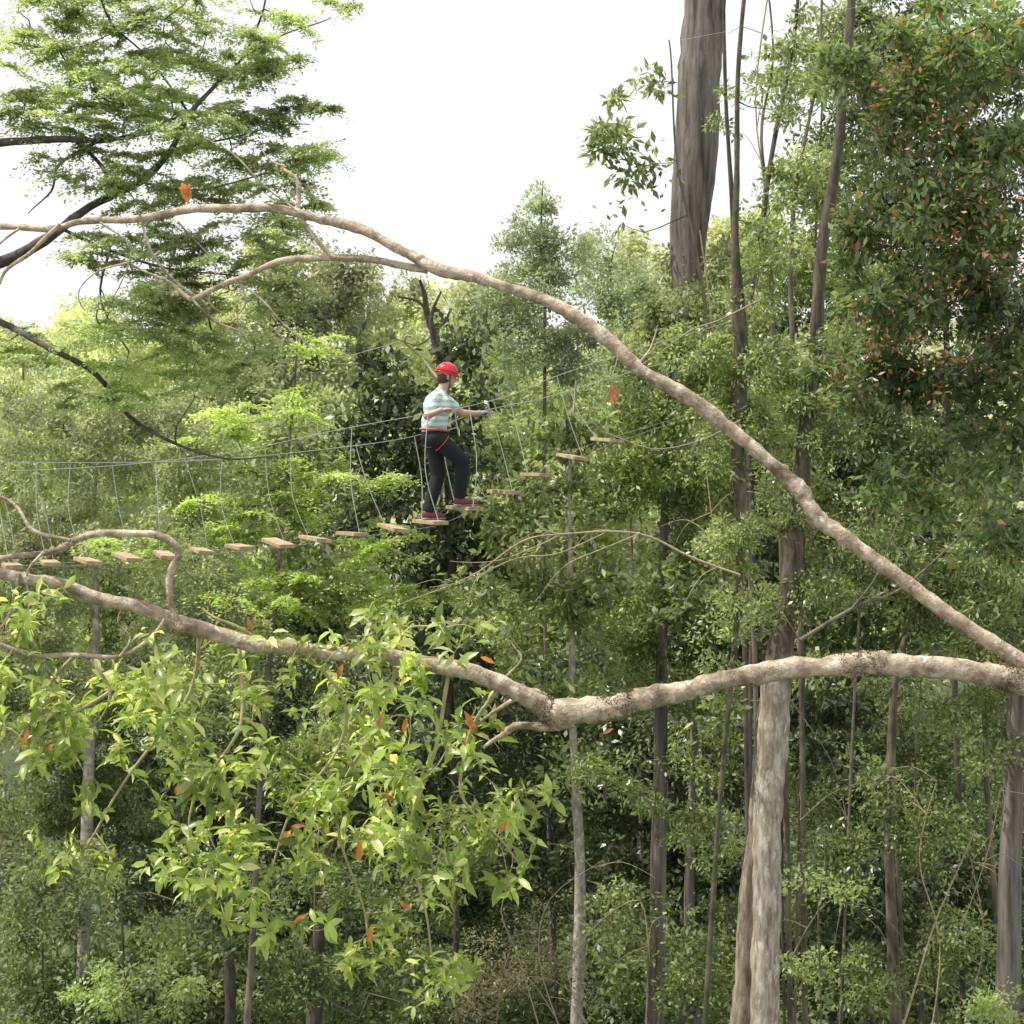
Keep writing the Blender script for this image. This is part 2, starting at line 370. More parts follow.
tree('mottled_tree', 'pale mottled trunk in front at lower right, mossy and dark above the branch', 'tree', 23.5,
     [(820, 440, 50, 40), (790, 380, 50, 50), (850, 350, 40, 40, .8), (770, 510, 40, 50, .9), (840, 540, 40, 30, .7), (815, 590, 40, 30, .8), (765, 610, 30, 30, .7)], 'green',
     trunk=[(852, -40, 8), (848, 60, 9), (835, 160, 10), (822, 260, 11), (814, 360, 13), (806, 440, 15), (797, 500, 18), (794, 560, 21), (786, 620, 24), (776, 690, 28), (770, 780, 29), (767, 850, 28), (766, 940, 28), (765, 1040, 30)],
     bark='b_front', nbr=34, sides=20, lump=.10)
tree('leaning_tree', 'dull brown stem standing close against the left of the mottled trunk', 'tree', 23.9, [(725, 700, 30, 30, .7)], 'green',
     trunk=[(766, 690, 10), (758, 780, 13), (750, 880, 17), (745, 960, 20), (741, 1040, 24)], bark='b_brown', nbr=4, sides=14, lump=.1)
tree('slender_tree', 'dark slim mossy stem rising between the tall grey trunk and the glossy leaves', 'tree', 21.9,
     [(735, 330, 45, 45, 1.1), (700, 345, 40, 25, .9), (760, 250, 35, 40, .8), (730, 395, 55, 30, 1.1), (745, 440, 45, 50, .9), (735, 560, 45, 50, .9), (720, 640, 30, 30, .6), (790, 100, 20, 40, .5)], 'green',
     trunk=[(748, -40, 4), (738, 100, 5), (735, 220, 7), (740, 320, 13), (738, 420, 15), (740, 540, 8), (730, 700, 5), (715, 860, 5), (705, 1040, 6)], bark='b_mossy', nbr=40, sides=12, lump=.1)
for (tr, Y, bk, lb, bl) in [
    ([(722, -30, 3), (728, 120, 4), (733, 240, 5), (748, 420, 6), (752, 600, 5), (750, 760, 5)], 27, 'b_dark', 'slim stem close to the right side of the tall grey trunk', [(730, 110, 20, 25, .5), (735, 300, 25, 30, .6)]),
    ([(800, -40, 3), (790, 60, 4), (768, 180, 5), (752, 290, 6), (742, 380, 7), (745, 600, 5)], 26, 'b_dark', 'dark stem slanting up to the right beside the tall trunk', [(800, 40, 25, 30, .6), (775, 190, 25, 30, .8)]),
    ([(825, -40, 2), (818, 60, 3), (800, 170, 4), (790, 260, 5), (795, 400, 5)], 28, 'b_mid', 'thin wavy stem between the slanting stem and the glossy leaves', [(822, 60, 30, 40, .8), (800, 160, 30, 35, .9)]),
    ([(765, -40, 2), (772, 60, 2), (762, 140, 3), (770, 240, 4), (775, 380, 5)], 29, 'b_mid', 'thinnest crooked stem against the white sky right of the tall trunk', [(770, 60, 18, 30, .4), (765, 230, 30, 40, .8)]),
    ([(668, 40, 1.5), (676, 140, 2), (690, 230, 3), (712, 330, 4), (735, 400, 5), (750, 560, 5), (755, 700, 5)], 25, 'b_mid', 'wispy leaning sapling crossing in front of the tall grey trunk', [(620, 130, 26, 40, .5), (640, 175, 40, 18, .5), (655, 80, 12, 30, .5), (600, 125, 16, 25, .5), (615, 215, 16, 14, .3)]),
    ([(930, 560, 5), (900, 660, 7), (891, 740, 9), (890, 860, 10), (896, 1040, 13)], 28, 'b_mid', 'slim brown trunk in the dark right of the mottled trunk', [(920, 600, 50, 50, .9), (880, 790, 30, 30, .5)]),
    ([(1024, 640, 10), (1016, 700, 20), (1012, 860, 22), (1006, 1040, 26)], 26, 'b_tall', 'grey trunk standing at the lower right edge', [(1000, 560, 50, 70), (1000, 640, 45, 40), (1010, 760, 30, 40, .6)]),
    ([(985, 400, 3), (975, 560, 4), (985, 700, 5), (990, 850, 6), (1010, 1040, 8)], 29, 'b_mid', 'thin curved stem just left of the grey right-edge trunk', [(975, 520, 45, 50), (960, 720, 40, 30, .7)]),
    ([(700, 560, 4), (695, 700, 7), (690, 860, 10), (690, 1040, 12)], 33, 'b_tall', 'narrow grey trunk left of the mottled one, deeper in the wood', [(705, 640, 45, 40), (710, 740, 40, 40, .8), (690, 850, 30, 30, .5)]),
    ([(205, 760, 5), (215, 880, 9), (228, 960, 11), (232, 1040, 13)], 29, 'b_dark', 'dark slanting trunk at lower left under the leafy sprays', [(190, 700, 60, 50, .8)]),
    ([(330, 800, 5), (322, 900, 11), (318, 960, 14), (312, 1040, 17)], 30, 'b_dark', 'thick dark trunk at the bottom below the bright leaves', [(330, 740, 70, 50, .8), (330, 870, 40, 30, .6)])]:
    tree('slender_tree', lb, 'tree', Y, bl, 'green', trunk=tr, bark=bk, nbr=10, sides=10)
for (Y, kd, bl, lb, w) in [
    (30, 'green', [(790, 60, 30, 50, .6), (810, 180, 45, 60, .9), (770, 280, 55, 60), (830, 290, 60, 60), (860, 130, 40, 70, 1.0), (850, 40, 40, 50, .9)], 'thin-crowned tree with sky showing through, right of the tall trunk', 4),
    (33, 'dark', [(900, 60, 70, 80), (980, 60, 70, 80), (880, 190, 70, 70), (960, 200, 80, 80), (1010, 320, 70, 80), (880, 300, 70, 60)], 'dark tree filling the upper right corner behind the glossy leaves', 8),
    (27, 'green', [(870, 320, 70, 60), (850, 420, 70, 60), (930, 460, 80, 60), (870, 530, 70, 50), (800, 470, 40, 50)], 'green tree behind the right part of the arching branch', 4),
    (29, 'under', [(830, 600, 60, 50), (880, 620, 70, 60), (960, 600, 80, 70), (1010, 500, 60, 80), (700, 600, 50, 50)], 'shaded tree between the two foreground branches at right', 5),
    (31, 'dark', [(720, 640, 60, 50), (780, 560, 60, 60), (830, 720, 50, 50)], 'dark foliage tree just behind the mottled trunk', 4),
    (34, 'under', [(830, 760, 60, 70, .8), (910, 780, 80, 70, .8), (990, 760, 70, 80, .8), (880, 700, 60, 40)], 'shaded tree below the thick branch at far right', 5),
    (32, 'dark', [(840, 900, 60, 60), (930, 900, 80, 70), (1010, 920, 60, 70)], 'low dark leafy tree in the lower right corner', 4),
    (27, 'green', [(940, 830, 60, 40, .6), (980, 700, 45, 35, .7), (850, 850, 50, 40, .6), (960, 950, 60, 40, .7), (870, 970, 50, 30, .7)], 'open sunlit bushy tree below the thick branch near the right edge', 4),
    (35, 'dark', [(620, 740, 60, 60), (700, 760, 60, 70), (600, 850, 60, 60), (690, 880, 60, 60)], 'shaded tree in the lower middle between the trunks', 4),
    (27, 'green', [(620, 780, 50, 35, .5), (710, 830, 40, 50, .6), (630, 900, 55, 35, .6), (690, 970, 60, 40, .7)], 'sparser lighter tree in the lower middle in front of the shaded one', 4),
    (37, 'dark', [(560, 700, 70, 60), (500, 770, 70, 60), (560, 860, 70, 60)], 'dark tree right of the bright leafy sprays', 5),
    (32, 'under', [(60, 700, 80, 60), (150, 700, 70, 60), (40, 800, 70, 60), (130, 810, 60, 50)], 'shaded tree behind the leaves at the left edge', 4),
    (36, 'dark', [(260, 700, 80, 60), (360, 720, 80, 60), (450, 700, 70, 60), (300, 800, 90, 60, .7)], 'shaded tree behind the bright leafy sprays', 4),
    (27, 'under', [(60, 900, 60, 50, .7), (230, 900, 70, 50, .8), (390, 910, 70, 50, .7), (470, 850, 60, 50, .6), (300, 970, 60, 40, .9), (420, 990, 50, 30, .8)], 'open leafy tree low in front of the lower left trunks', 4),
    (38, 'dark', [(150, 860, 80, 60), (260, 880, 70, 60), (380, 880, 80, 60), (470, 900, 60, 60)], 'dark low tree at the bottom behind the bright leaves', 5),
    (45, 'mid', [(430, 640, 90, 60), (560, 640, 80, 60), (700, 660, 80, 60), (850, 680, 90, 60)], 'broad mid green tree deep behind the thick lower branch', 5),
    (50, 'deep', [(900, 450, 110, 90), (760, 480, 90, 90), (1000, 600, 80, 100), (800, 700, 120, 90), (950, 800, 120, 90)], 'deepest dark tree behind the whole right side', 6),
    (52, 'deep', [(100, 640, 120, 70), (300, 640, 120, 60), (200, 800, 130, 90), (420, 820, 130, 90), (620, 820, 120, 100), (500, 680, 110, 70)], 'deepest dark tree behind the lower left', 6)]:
    tree('forest_tree', lb, 'tree', Y, bl, kd, nbr=45, w=w, bark='b_dark' if kd in ('dark', 'deep') else 'b_mid')
for (Y, kd, bl, lb) in [
    (26, 'bright', [(150, 985, 80, 35), (100, 1010, 60, 30)], 'bright green shrub at the bottom left'),
    (30, 'under', [(30, 900, 60, 50), (40, 990, 60, 50)], 'shaded shrub in the lower left corner'),
    (31, 'bright', [(60, 870, 50, 25, .7), (170, 930, 60, 25, .7)], 'sunlit sprig above the bright shrub at lower left'),
    (33, 'under', [(370, 980, 70, 50), (280, 1000, 60, 40)], 'leafy shrub at the bottom left of centre'),
    (26, 'brown', [(480, 985, 60, 45), (540, 950, 40, 50, .8)], 'brownish twiggy thicket at the bottom centre'),
    (32, 'under', [(610, 960, 50, 50), (690, 970, 50, 50)], 'low shrub between the thin trunks at bottom centre'),
    (26, 'bright', [(830, 965, 50, 35, .6), (830, 880, 50, 25, .4)], 'light sprays right of the foot of the mottled trunk'),
    (24, 'bright', [(1010, 1010, 40, 25)], 'bright sprig in the bottom right corner'),
    (40, 'under', [(500, 960, 90, 60), (620, 980, 80, 60), (380, 980, 80, 60)], 'ground-level bush far behind the bottom centre'),
    (41, 'under', [(130, 960, 120, 60), (250, 960, 60, 60)], 'low scrub far behind at the lower left'),
    (42, 'under', [(760, 950, 110, 80), (900, 960, 100, 80), (1000, 980, 60, 60)], 'low scrub far behind at the lower right')]:
    tree('shrub', lb, 'shrub', Y, bl, kd, nbr=30, w=3, bark='b_mid')
gr, gcl = tree('glossy_leaved_tree', 'large-leaved glossy tree with scattered red leaves at upper right', 'tree', 14,
     [(965, 40, 90, 60), (890, 100, 50, 45, .9), (855, 60, 30, 40, .6), (985, 150, 70, 50), (925, 215, 85, 45), (850, 230, 35, 35, .8), (880, 290, 70, 40, 1.0), (985, 270, 70, 50), (870, 370, 70, 38, 1.0), (965, 370, 80, 45), (1010, 440, 50, 50, .9), (930, 480, 60, 35, .8), (1000, 540, 50, 35, .6)], 'glossy',
     trunk=[(1050, -50, 12), (1060, 200, 18), (1065, 500, 24), (1070, 1040, 30)], bark='b_mossy', nbr=90)
crown(gr, 13.5, [(930, 340, 100, 70), (980, 220, 60, 70), (930, 110, 70, 80), (850, 385, 30, 20), (905, 345, 30, 14), (990, 290, 34, 18)], 'rustleaf', gcl, M['b_mossy'], 0, 1.0, 'red_leaves')
# top left beech
Y = 16; mp = Y/F
troot = empty('overhanging_beech', (at(-260, 900, Y)[0], Y, gz(-3, Y)), 'feathery beech with dark crooked limbs overhanging the top left corner', 'tree')
tb = Tubes()
limbs = [([(-260, 300), (-120, 290), (0, 262), (45, 240), (90, 206), (140, 182), (170, 150), (190, 115), (215, 85), (245, 55), (262, 10), (270, -40)], [26, 20, 12, 10, 8, 8, 6, 5, 4, 3, 2, 1.5]),
         ([(-260, 160), (-100, 150), (0, 143), (60, 138), (105, 142), (150, 128), (200, 105)], [14, 12, 8, 7, 5, 3, 1.5]),
         ([(100, 140), (60, 165), (50, 190), (30, 215)], [4, 3, 2, 1]),
         ([(75, 140), (100, 165), (118, 190)], [4, 4, 5]),
         ([(-260, 380), (-60, 310), (0, 322), (50, 348), (95, 375), (130, 415), (175, 445), (225, 457), (270, 458)], [14, 12, 7, 6, 5, 4, 3, 2, 1]),
         ([(140, 182), (200, 190), (260, 175), (320, 150)], [3, 2, 1.5, 1]),
         ([(170, 150), (220, 140), (270, 128), (310, 124)], [3, 2, 1.5, 1]),
         ([(190, 115), (150, 60), (110, 20), (90, -30)], [3, 2, 2, 1.5]),
         ([(-120, 60), (-20, 40), (60, 50), (110, 35)], [5, 3, 2, 1]),
         ([(245, 55), (290, 32), (330, 18)], [2, 1.5, 1]),
         ([(60, 228), (110, 250), (170, 270), (240, 275), (290, 290)], [4, 3, 2, 1.5, 1]),
         ([(110, 250), (100, 300), (130, 350)], [3, 2, 1.5])]
nodes = []
for p, w in limbs:
    c = tb.add([at(u, v, Y+.25*math.sin(i*1.3+u*.01)) for i, (u, v) in enumerate(p)], [x*mp*.5 for x in w], 8, 5, .1, .012)
    nodes += list(c[::2])
tb.build('limbs', M['b_dark'], troot)
tb = Tubes(); tb.add([at(-260, -200, Y), at(-262, 150, Y), at(-262, 400, Y), np.array((at(-262, 400, Y)[0], Y, 4)), np.array((at(-262, 400, Y)[0], Y, gz(-3, Y)-.2))], [.13, .17, .2, .24, .3], 12, 5, .06)
tb.build('trunk', M['b_dark'], troot)
crown(troot, Y, [(60, 15, 85, 32), (170, 10, 95, 30), (60, 62, 75, 30), (150, 70, 85, 36), (240, 62, 65, 34), (315, 14, 42, 18), (295, 60, 36, 14, .7), (100, 108, 110, 34), (275, 120, 62, 30), (200, 128, 80, 34), (300, 155, 42, 20),
                 (250, 190, 72, 30), (165, 190, 90, 34), (230, 240, 85, 32), (130, 250, 80, 32), (280, 290, 58, 26, .9), (170, 300, 95, 36), (110, 345, 75, 32), (210, 355, 85, 34), (20, 345, 42, 30, .9), (20, 110, 40, 24, .8), (290, 225, 45, 18, .8), (120, 395, 80, 24, .8), (80, 160, 60, 24, .6)],
      'beechtop', nodes, M['b_dark'], 300)

# ---------------------------------------------------------------- foreground branches
Y = 7.0; mp = Y/F
fx = at(1260, 600, Y)[0]
fr = empty('foreground_tree', (fx, Y, gz(fx, Y)), 'foreground tree sending a forked limb of two long pale branches across the picture', 'tree')
tb = Tubes(); tb.add([(fx, Y, -.2), (fx-.02, Y, 4), (fx, Y, 9), (fx-.05, Y, 12), (fx+.05, Y, 16)], [.24, .2, .18, .16, .12], 16, 8, .05)
tb.build('trunk', M['b_fore'], fr)
def br(name, pts, ws, Y0, Y1, sides=12, k=6, lump=.07, mat='b_fore', sc=1.0):
    t = Tubes(); n = len(pts)
    P = [at(u, v, Y0+(Y1-Y0)*i/(n-1)) for i, (u, v) in enumerate(pts)]
    c = t.add(P, [w*mp*.5*sc for w in ws], sides, k, lump, .007)
    return t.build(name, M[mat], fr), c
_, cA = br('arching_branch', [(1260, 800), (1120, 712), (1024, 662), (960, 622), (900, 578), (850, 541), (815, 515), (797, 486), (762, 456), (700, 405), (645, 373), (605, 338), (570, 313), (520, 291), (475, 278), (430, 266), (400, 249), (350, 226), (290, 212), (230, 207), (160, 215), (90, 222), (40, 228), (-30, 229), (-120, 240)],
   [34, 26, 18, 17, 16, 17, 20, 19, 15, 17, 15, 17, 16, 12, 13, 14, 11, 12, 10, 10, 9, 8, 8, 7, 6], 7.1, 7.6, 14, 8, .12, sc=.9)
_, cB = br('lower_branch', [(1260, 810), (1120, 720), (1024, 683), (980, 673), (920, 666), (870, 664), (820, 667), (770, 671), (720, 682), (670, 693), (620, 705), (560, 713), (535, 702), (500, 683), (450, 668), (380, 656), (320, 651), (260, 645), (200, 630), (150, 611), (100, 598), (50, 582), (0, 574), (-80, 565)],
   [36, 32, 25, 24, 22, 26, 22, 22, 19, 22, 24, 27, 20, 18, 16, 16, 13, 15, 17, 13, 13, 11, 11, 9], 7.05, 6.7, 14, 8, .12, sc=.95)
side = [('side_branch', [(428, 270), (400, 265), (370, 260), (330, 257), (290, 260), (262, 268), (235, 280), (205, 294), (185, 297), (165, 280), (130, 262)], [9, 8, 8, 7, 7, 6, 6, 6, 5, 3, 2], 7.45),
        ('side_branch', [(182, 630), (170, 603), (171, 575), (178, 552), (166, 539), (140, 533), (110, 533), (75, 541), (45, 552), (0, 560), (-60, 560)], [8, 6, 8, 7, 8, 7, 7, 7, 6, 6, 5], 6.72),
        ('side_branch', [(70, 541), (35, 530), (12, 505), (-20, 490)], [4, 4, 3, 3], 6.7),
        ('side_branch', [(165, 618), (150, 640), (120, 655), (80, 656), (40, 655), (0, 645), (-40, 640)], [3, 4, 4, 5, 5, 4, 4], 6.7),
        ('twig', [(335, 258), (315, 238), (298, 215), (300, 195), (294, 178), (284, 166)], [5, 5, 5, 5, 4, 3], 7.45),
        ('twig', [(300, 213), (275, 195), (250, 170), (225, 150), (205, 135)], [2.5, 2, 2, 1.5, 1], 7.45),
        ('twig', [(190, 297), (215, 322), (238, 330), (245, 338)], [3, 3, 2, 1.5], 7.4),
        ('twig', [(140, 215), (150, 250), (180, 285), (205, 305)], [3, 3, 2.5, 2], 7.45),
        ('twig', [(60, 225), (35, 248), (12, 265), (0, 285)], [5, 4, 4, 3], 7.5),
        ('twig', [(235, 281), (262, 300), (290, 330), (330, 355), (370, 352), (400, 340)], [2, 2, 1.5, 1.2, 1, .8], 7.4),
        ('twig', [(100, 222), (130, 245), (122, 280), (112, 300)], [2.5, 2, 1.5, 1], 7.4),
        ('twig', [(240, 280), (245, 300), (238, 318), (250, 345)], [2.5, 2, 1.5, 1], 7.4),
        ('broken_stub', [(575, 722), (545, 727), (515, 727), (500, 735), (485, 750)], [11, 9, 8, 6, 3], 6.9),
        ('broken_stub', [(560, 705), (530, 690), (500, 710), (470, 730)], [6, 6, 4, 2], 6.95),
        ('twig', [(90, 660), (110, 690), (100, 720), (60, 740), (20, 760)], [3, 3, 2, 2, 1], 6.7),
        ('twig', [(20, 575), (10, 610), (-10, 640)], [3, 2, 2], 6.7),
        ('twig', [(20, 228), (-5, 250), (-20, 280)], [3, 2, 2], 7.5),
        ('twig', [(178, 222), (200, 245), (215, 270), (210, 300), (225, 318)], [2, 2, 1.5, 1.2, 1], 7.45),
        ('twig', [(130, 262), (100, 270), (80, 290), (85, 310)], [2, 1.6, 1.3, 1], 7.4),
        ('twig', [(45, 552), (25, 575), (30, 610), (10, 650)], [3, 2.5, 2, 1.5], 6.7),
        ('twig', [(285, 166), (270, 160), (262, 148)], [2, 1.5, 1], 7.45),
        ('twig', [(120, 656), (130, 640), (118, 622), (128, 600)], [2.5, 2, 1.5, 1], 6.7),
        ('twig', [(635, 368), (650, 350), (655, 330)], [3, 2, 1.5], 7.3),
        ('twig', [(500, 683), (520, 660), (512, 640)], [3, 2, 1], 6.9)]
for nm, pts, ws, yy in side: br(nm, pts, ws, yy, yy+.05, 8, 5, .09)
for (u, v, r0, s) in [(870, 664, 12, 1), (852, 662, 11.5, 2), (628, 703, 11.5, 3), (608, 707, 11.5, 4), (545, 712, 12.5, 5), (1018, 683, 12.5, 6)]:
    j = int(np.argmin(np.linalg.norm(cB-at(u, v, 6.95), axis=1))); c = cB[j]
    n = 600; d = norm(np.random.default_rng(s).normal(size=(n, 3)))
    T = cB[min(j+1, len(cB)-1)]-cB[j-1]; T /= np.linalg.norm(T)
    off = d-np.outer(d@T, T); off = norm(off)*(r0*mp*1.0)+np.outer(rng.normal(scale=.026, size=n), T)
    D = rng.normal(scale=.5, size=(n, 3))
    leaves('moss', c+off, d*.4+D, rng.normal(size=(n, 3)), np.full(n, .011), np.full(n, .005), M['b_moss'], fr)
spines = [[(300, 650), (345, 700), (330, 760), (290, 820), (262, 880)], [(450, 668), (440, 730), (420, 790), (410, 850), (425, 920), (438, 965)], [(500, 688), (470, 735), (460, 790), (500, 840), (520, 870)],
          [(200, 632), (190, 690), (150, 750), (105, 810), (85, 850)], [(385, 656), (405, 635), (430, 622)], [(260, 645), (230, 620), (200, 612)], [(400, 660), (380, 720), (340, 790), (350, 870), (365, 930)],
          [(110, 690), (70, 720), (30, 760)], [(240, 644), (240, 720), (200, 790), (190, 850)], [(75, 656), (45, 690), (20, 740)]]
tb = Tubes(); nodes = []
for s in spines:
    yy = 6.85+random.uniform(-.15, .15)
    c = tb.add([at(u, v, 6.85+(yy-6.85)*min(1, i)) for i, (u, v) in enumerate(s)], [x*mp*.5 for x in np.linspace(4.5, 1.8, len(s))], 6, 5, .05, .014)
    nodes += list(c[2:])
reg = [(430, 638, 50, 18, 18), (230, 672, 125, 38, 46), (120, 755, 85, 55, 42), (400, 725, 90, 45, 42), (300, 790, 120, 60, 74), (420, 840, 80, 55, 46), (250, 865, 85, 50, 42), (440, 955, 25, 30, 10), (512, 845, 28, 50, 18), (360, 930, 55, 35, 16), (90, 860, 30, 30, 9), (25, 700, 40, 65, 22), (160, 700, 60, 35, 20), (15, 620, 20, 20, 4), (480, 740, 30, 40, 12)]
tg = []
for u, v, a, b, n in reg:
    i = 0
    while i < n:
        th = random.random()*6.283; r = random.random()**.5
        cu, cv_, cy_ = u+a*r*math.cos(th), v+b*r*math.sin(th), 6.85+random.uniform(-.45, .45)
        for k in range(random.randint(2, 5)):
            tg.append(at(cu+random.gauss(0, 15), cv_+random.gauss(0, 13), cy_+random.gauss(0, .06))); i += 1
B0 = np.array(nodes); tg.sort(key=lambda t: np.min(np.linalg.norm(B0-t, axis=1)))
LP = []; LD = []; LN = []; LL = []
for t in tg:
    A = np.array(nodes); dd = np.linalg.norm(A-t, axis=1); j = int(np.argmin(dd)); s = A[j]; ln = dd[j]
    m1 = s*.6+t*.4+rng.normal(scale=.06*ln, size=3); m2 = s*.2+t*.8; m2[2] -= .12*ln+.008; m1[2] -= .1*ln
    r0 = .002+.003*min(ln, .5)
    tb.add([s, m1, m2, t], [r0, r0*.8, r0*.6, r0*.45], 5, 3)
    nodes += [m1, m2, t]
    ax = t-m2; ax /= np.linalg.norm(ax)+1e-6; ax = ax*.7+np.array((random.uniform(-.6, .6), random.uniform(-.5, .3), random.uniform(-.2, .5))); ax /= np.linalg.norm(ax)
    e1 = np.cross(ax, (.3, .8, .1)); e1 /= np.linalg.norm(e1); e2 = np.cross(ax, e1)
    n = random.randint(4, 9); sz = random.uniform(.7, 1.1)
    for k in range(n):
        ph = k*2.4+random.uniform(-.6, .6); op = random.uniform(.3, 1.6)
        rad = e1*math.cos(ph)+e2*math.sin(ph)
        d = ax*math.cos(op)+rad*math.sin(op); d[2] -= random.uniform(.1, .85)
        LP.append(t-ax*random.uniform(0, .07)+rng.normal(scale=.006, size=3)); LD.append(d); LN.append(ax*math.sin(op)-rad*math.cos(op)*.6+np.array((0, -.2, .4))+rng.normal(scale=.4, size=3)); LL.append(random.uniform(.05, .095)*sz)
    for k in range(3):
        q = s+(t-s)*random.uniform(.3, .9); LP.append(q); LD.append(rng.normal(size=3)+np.array((0, 0, -.4))); LN.append(np.array((0, 0, 1))+rng.normal(scale=.5, size=3)); LL.append(random.uniform(.04, .07))
tb.build('twigs', M['b_green'], fr)
LL = np.array(LL)
leaves('foliage', np.array(LP), np.array(LD), np.array(LN), LL, LL*rng.uniform(.28, .40, len(LL)), M['fore'], fr, True)
for (u, v, a, s, mt) in [(405, 725, 80, 14, 'orange'), (25, 738, 250, 14, 'orange'), (50, 747, 40, 11, 'orange'), (470, 722, 110, 20, 'orange'), (468, 750, 120, 16, 'rust'), (285, 838, 230, 16, 'orange'), (298, 826, 10, 12, 'orange'), (250, 770, 200, 12, 'orange'), (360, 850, 265, 20, 'orange'),
                     (503, 827, 60, 13, 'orange'), (388, 797, 150, 13, 'orange'), (300, 918, 200, 12, 'orange'), (370, 935, 260, 16, 'orange'), (608, 731, 30, 10, 'rust'), (177, 790, 80, 11, 'orange'), (250, 625, 290, 13, 'rust'), (488, 660, 340, 13, 'orange'), (340, 672, 250, 13, 'orange'), (380, 720, 240, 12, 'orange'), (405, 905, 140, 13, 'orange')]:
    d = np.array([[math.cos(math.radians(a)), -.3, math.sin(math.radians(a))]]); Ln = np.array([s*mp*1.2])
    o = leaves('withered_leaf', at(u, v, 6.5)[None]-d*Ln[:, None]*.5, d, np.array([[.2+random.uniform(-.6, .6), -1, .4]]), Ln, Ln*.32, M[mt], fr, True)
    o['label'] = 'orange withered leaf' if mt == 'orange' else 'rust red withered leaf'
# one rounded orange leaf standing on the arching branch (two halves of a folded leaf share its stalk)
for k, (dx, ln, wd) in enumerate(((-.22, .080, .046), (.06, .072, .044))):
    o = leaves('withered_leaf', at(188-k, 203, 7.38+.01*k)[None], np.array([[dx, -.1, 1.0]]), np.array([[.5-k, -1, .1]]), np.array([ln]), np.array([wd]), M['orange'], fr, True)
    o['label'] = 'rounded orange leaf standing on the arching branch'
# curled leaves dangling under the arching branch
for k in range(7):
    a0 = np.array((random.uniform(-.5, .5), random.uniform(-.5, .5), -1.0)); v0 = 383+random.uniform(-2, 9)
    o = leaves('withered_leaf', at(613+random.uniform(-1.5, 1.5), v0, 7.2)[None], a0[None], np.array([[random.uniform(-1, 1), random.uniform(-1, .2), random.uniform(-.4, .6)]]), np.array([random.uniform(.035, .07)]), np.array([random.uniform(.014, .024)]), M['hang'], fr, True)
    o['label'] = 'rust leaf dangling under the arching branch'
t = Tubes(); t.add([at(613, 392, 7.2), at(612, 378, 7.2), at(617, 362, 7.22), at(618, 348, 7.25)], [.0012, .0014, .0014, .0018], 5, 3, 0, .002); t.build('leaf_stalk', M['b_twig'], fr)

def dead(label, Y, lists, mat='b_twig', name='dead_branch', sc=1.0, extra=0):
    mpq = Y/F; p0 = at(lists[0][0][0][0], lists[0][0][0][1], Y)
    r = empty(name, p0, label, 'branch'); nd = []
    for i, (p, w) in enumerate(lists):
        t = Tubes(); c = t.add([at(u, v, Y+.1*math.sin(k+i)) for k, (u, v) in enumerate(p)], [x*mpq*.5*sc for x in w], 6, 4, .08, .02); nd += list(c)
        t.build('stem' if i == 0 else 'twig', M[mat], r)
    for i in range(extra):
        s = random.choice(nd); g = np.array((random.uniform(-1, 1), random.uniform(-.5, .5), random.uniform(-.3, .8))); g /= np.linalg.norm(g); ln = random.uniform(.3, 1.0)*Y/24
        a = s+g*ln*.5+np.array((0, 0, .08*ln)); b = s+g*ln+np.array((random.uniform(-.1, .1), 0, -.2*ln))
        t = Tubes(); t.add([s, a, b], [1.1*mpq*.5, .8*mpq*.5, .5*mpq*.5], 5, 4, .05, .015); t.build('twig', M[mat], r)
dead('bare tan dead branch reaching left towards the bridge from the middle trees', 19, [
    ([(740, 575), (690, 556), (650, 538), (610, 531), (560, 534), (520, 543), (480, 570), (440, 590), (395, 607)], [4, 4, 4, 4, 3, 3, 2.5, 2, 1.5]),
    ([(610, 531), (560, 552), (520, 558), (470, 580), (430, 585)], [2.5, 2, 2, 1.5, 1]), ([(560, 534), (540, 545), (500, 560), (450, 560)], [2.5, 2, 1.5, 1]),
    ([(640, 533), (600, 550), (560, 570), (535, 600)], [2, 2, 1.5, 1]), ([(480, 570), (470, 600), (500, 625), (520, 650)], [2, 1.5, 1.5, 1])], sc=.65, extra=5)
dead('pale leaning dead pole with a thin wand beside it in the lower right corner', 22, [([(975, 830), (950, 890), (925, 950), (898, 1040)], [1.5, 1.5, 2, 2.5]), ([(1000, 790), (985, 860), (955, 950)], [1.2, 1, .8])], extra=2)
dead('forked grey dead branch rising behind the arching branch at right', 21, [([(800, 640), (850, 610), (900, 590), (950, 545), (975, 520)], [5, 4, 3, 2, 1]), ([(850, 610), (880, 570), (900, 520)], [2.5, 2, 1])], 'b_mid', extra=8)
dead('small hooked bare twig just above left of the red helmet', 23, [([(438, 378), (428, 366), (417, 354), (408, 344), (405, 338), (409, 336)], [3, 3, 2.5, 2.5, 2.5, 2])])
dead('dark broken dead snag poking up left of the pointed crown', 38, [([(440, 370), (436, 340), (428, 315), (424, 296), (420, 280)], [9, 8, 7, 5, 3]), ([(432, 330), (445, 322), (452, 308)], [4, 3, 2]), ([(428, 312), (415, 300), (400, 296)], [4, 3, 2])], 'b_dark')
dead('tangle of thin arching bare stems low in the centre right', 25.5, [([(590, 1030), (570, 980), (590, 930), (640, 900), (650, 960)], [1.6, 1.6, 1.3, 1, .8]), ([(560, 1030), (540, 960), (550, 900), (600, 860)], [1.6, 1.3, 1, .8]), ([(540, 1030), (520, 960), (500, 910), (520, 880)], [1.5, 1.2, 1, .8])], extra=14)
dead('thin bare stems arching out right of the mottled trunk', 25.5, [([(790, 960), (830, 900), (880, 930), (900, 990)], [1.6, 1.6, 1.3, 1]), ([(800, 820), (840, 790), (900, 780)], [1.6, 1.3, 1]), ([(790, 700), (830, 760), (850, 830)], [1.6, 1.3, 1])], 'b_mid', extra=12)
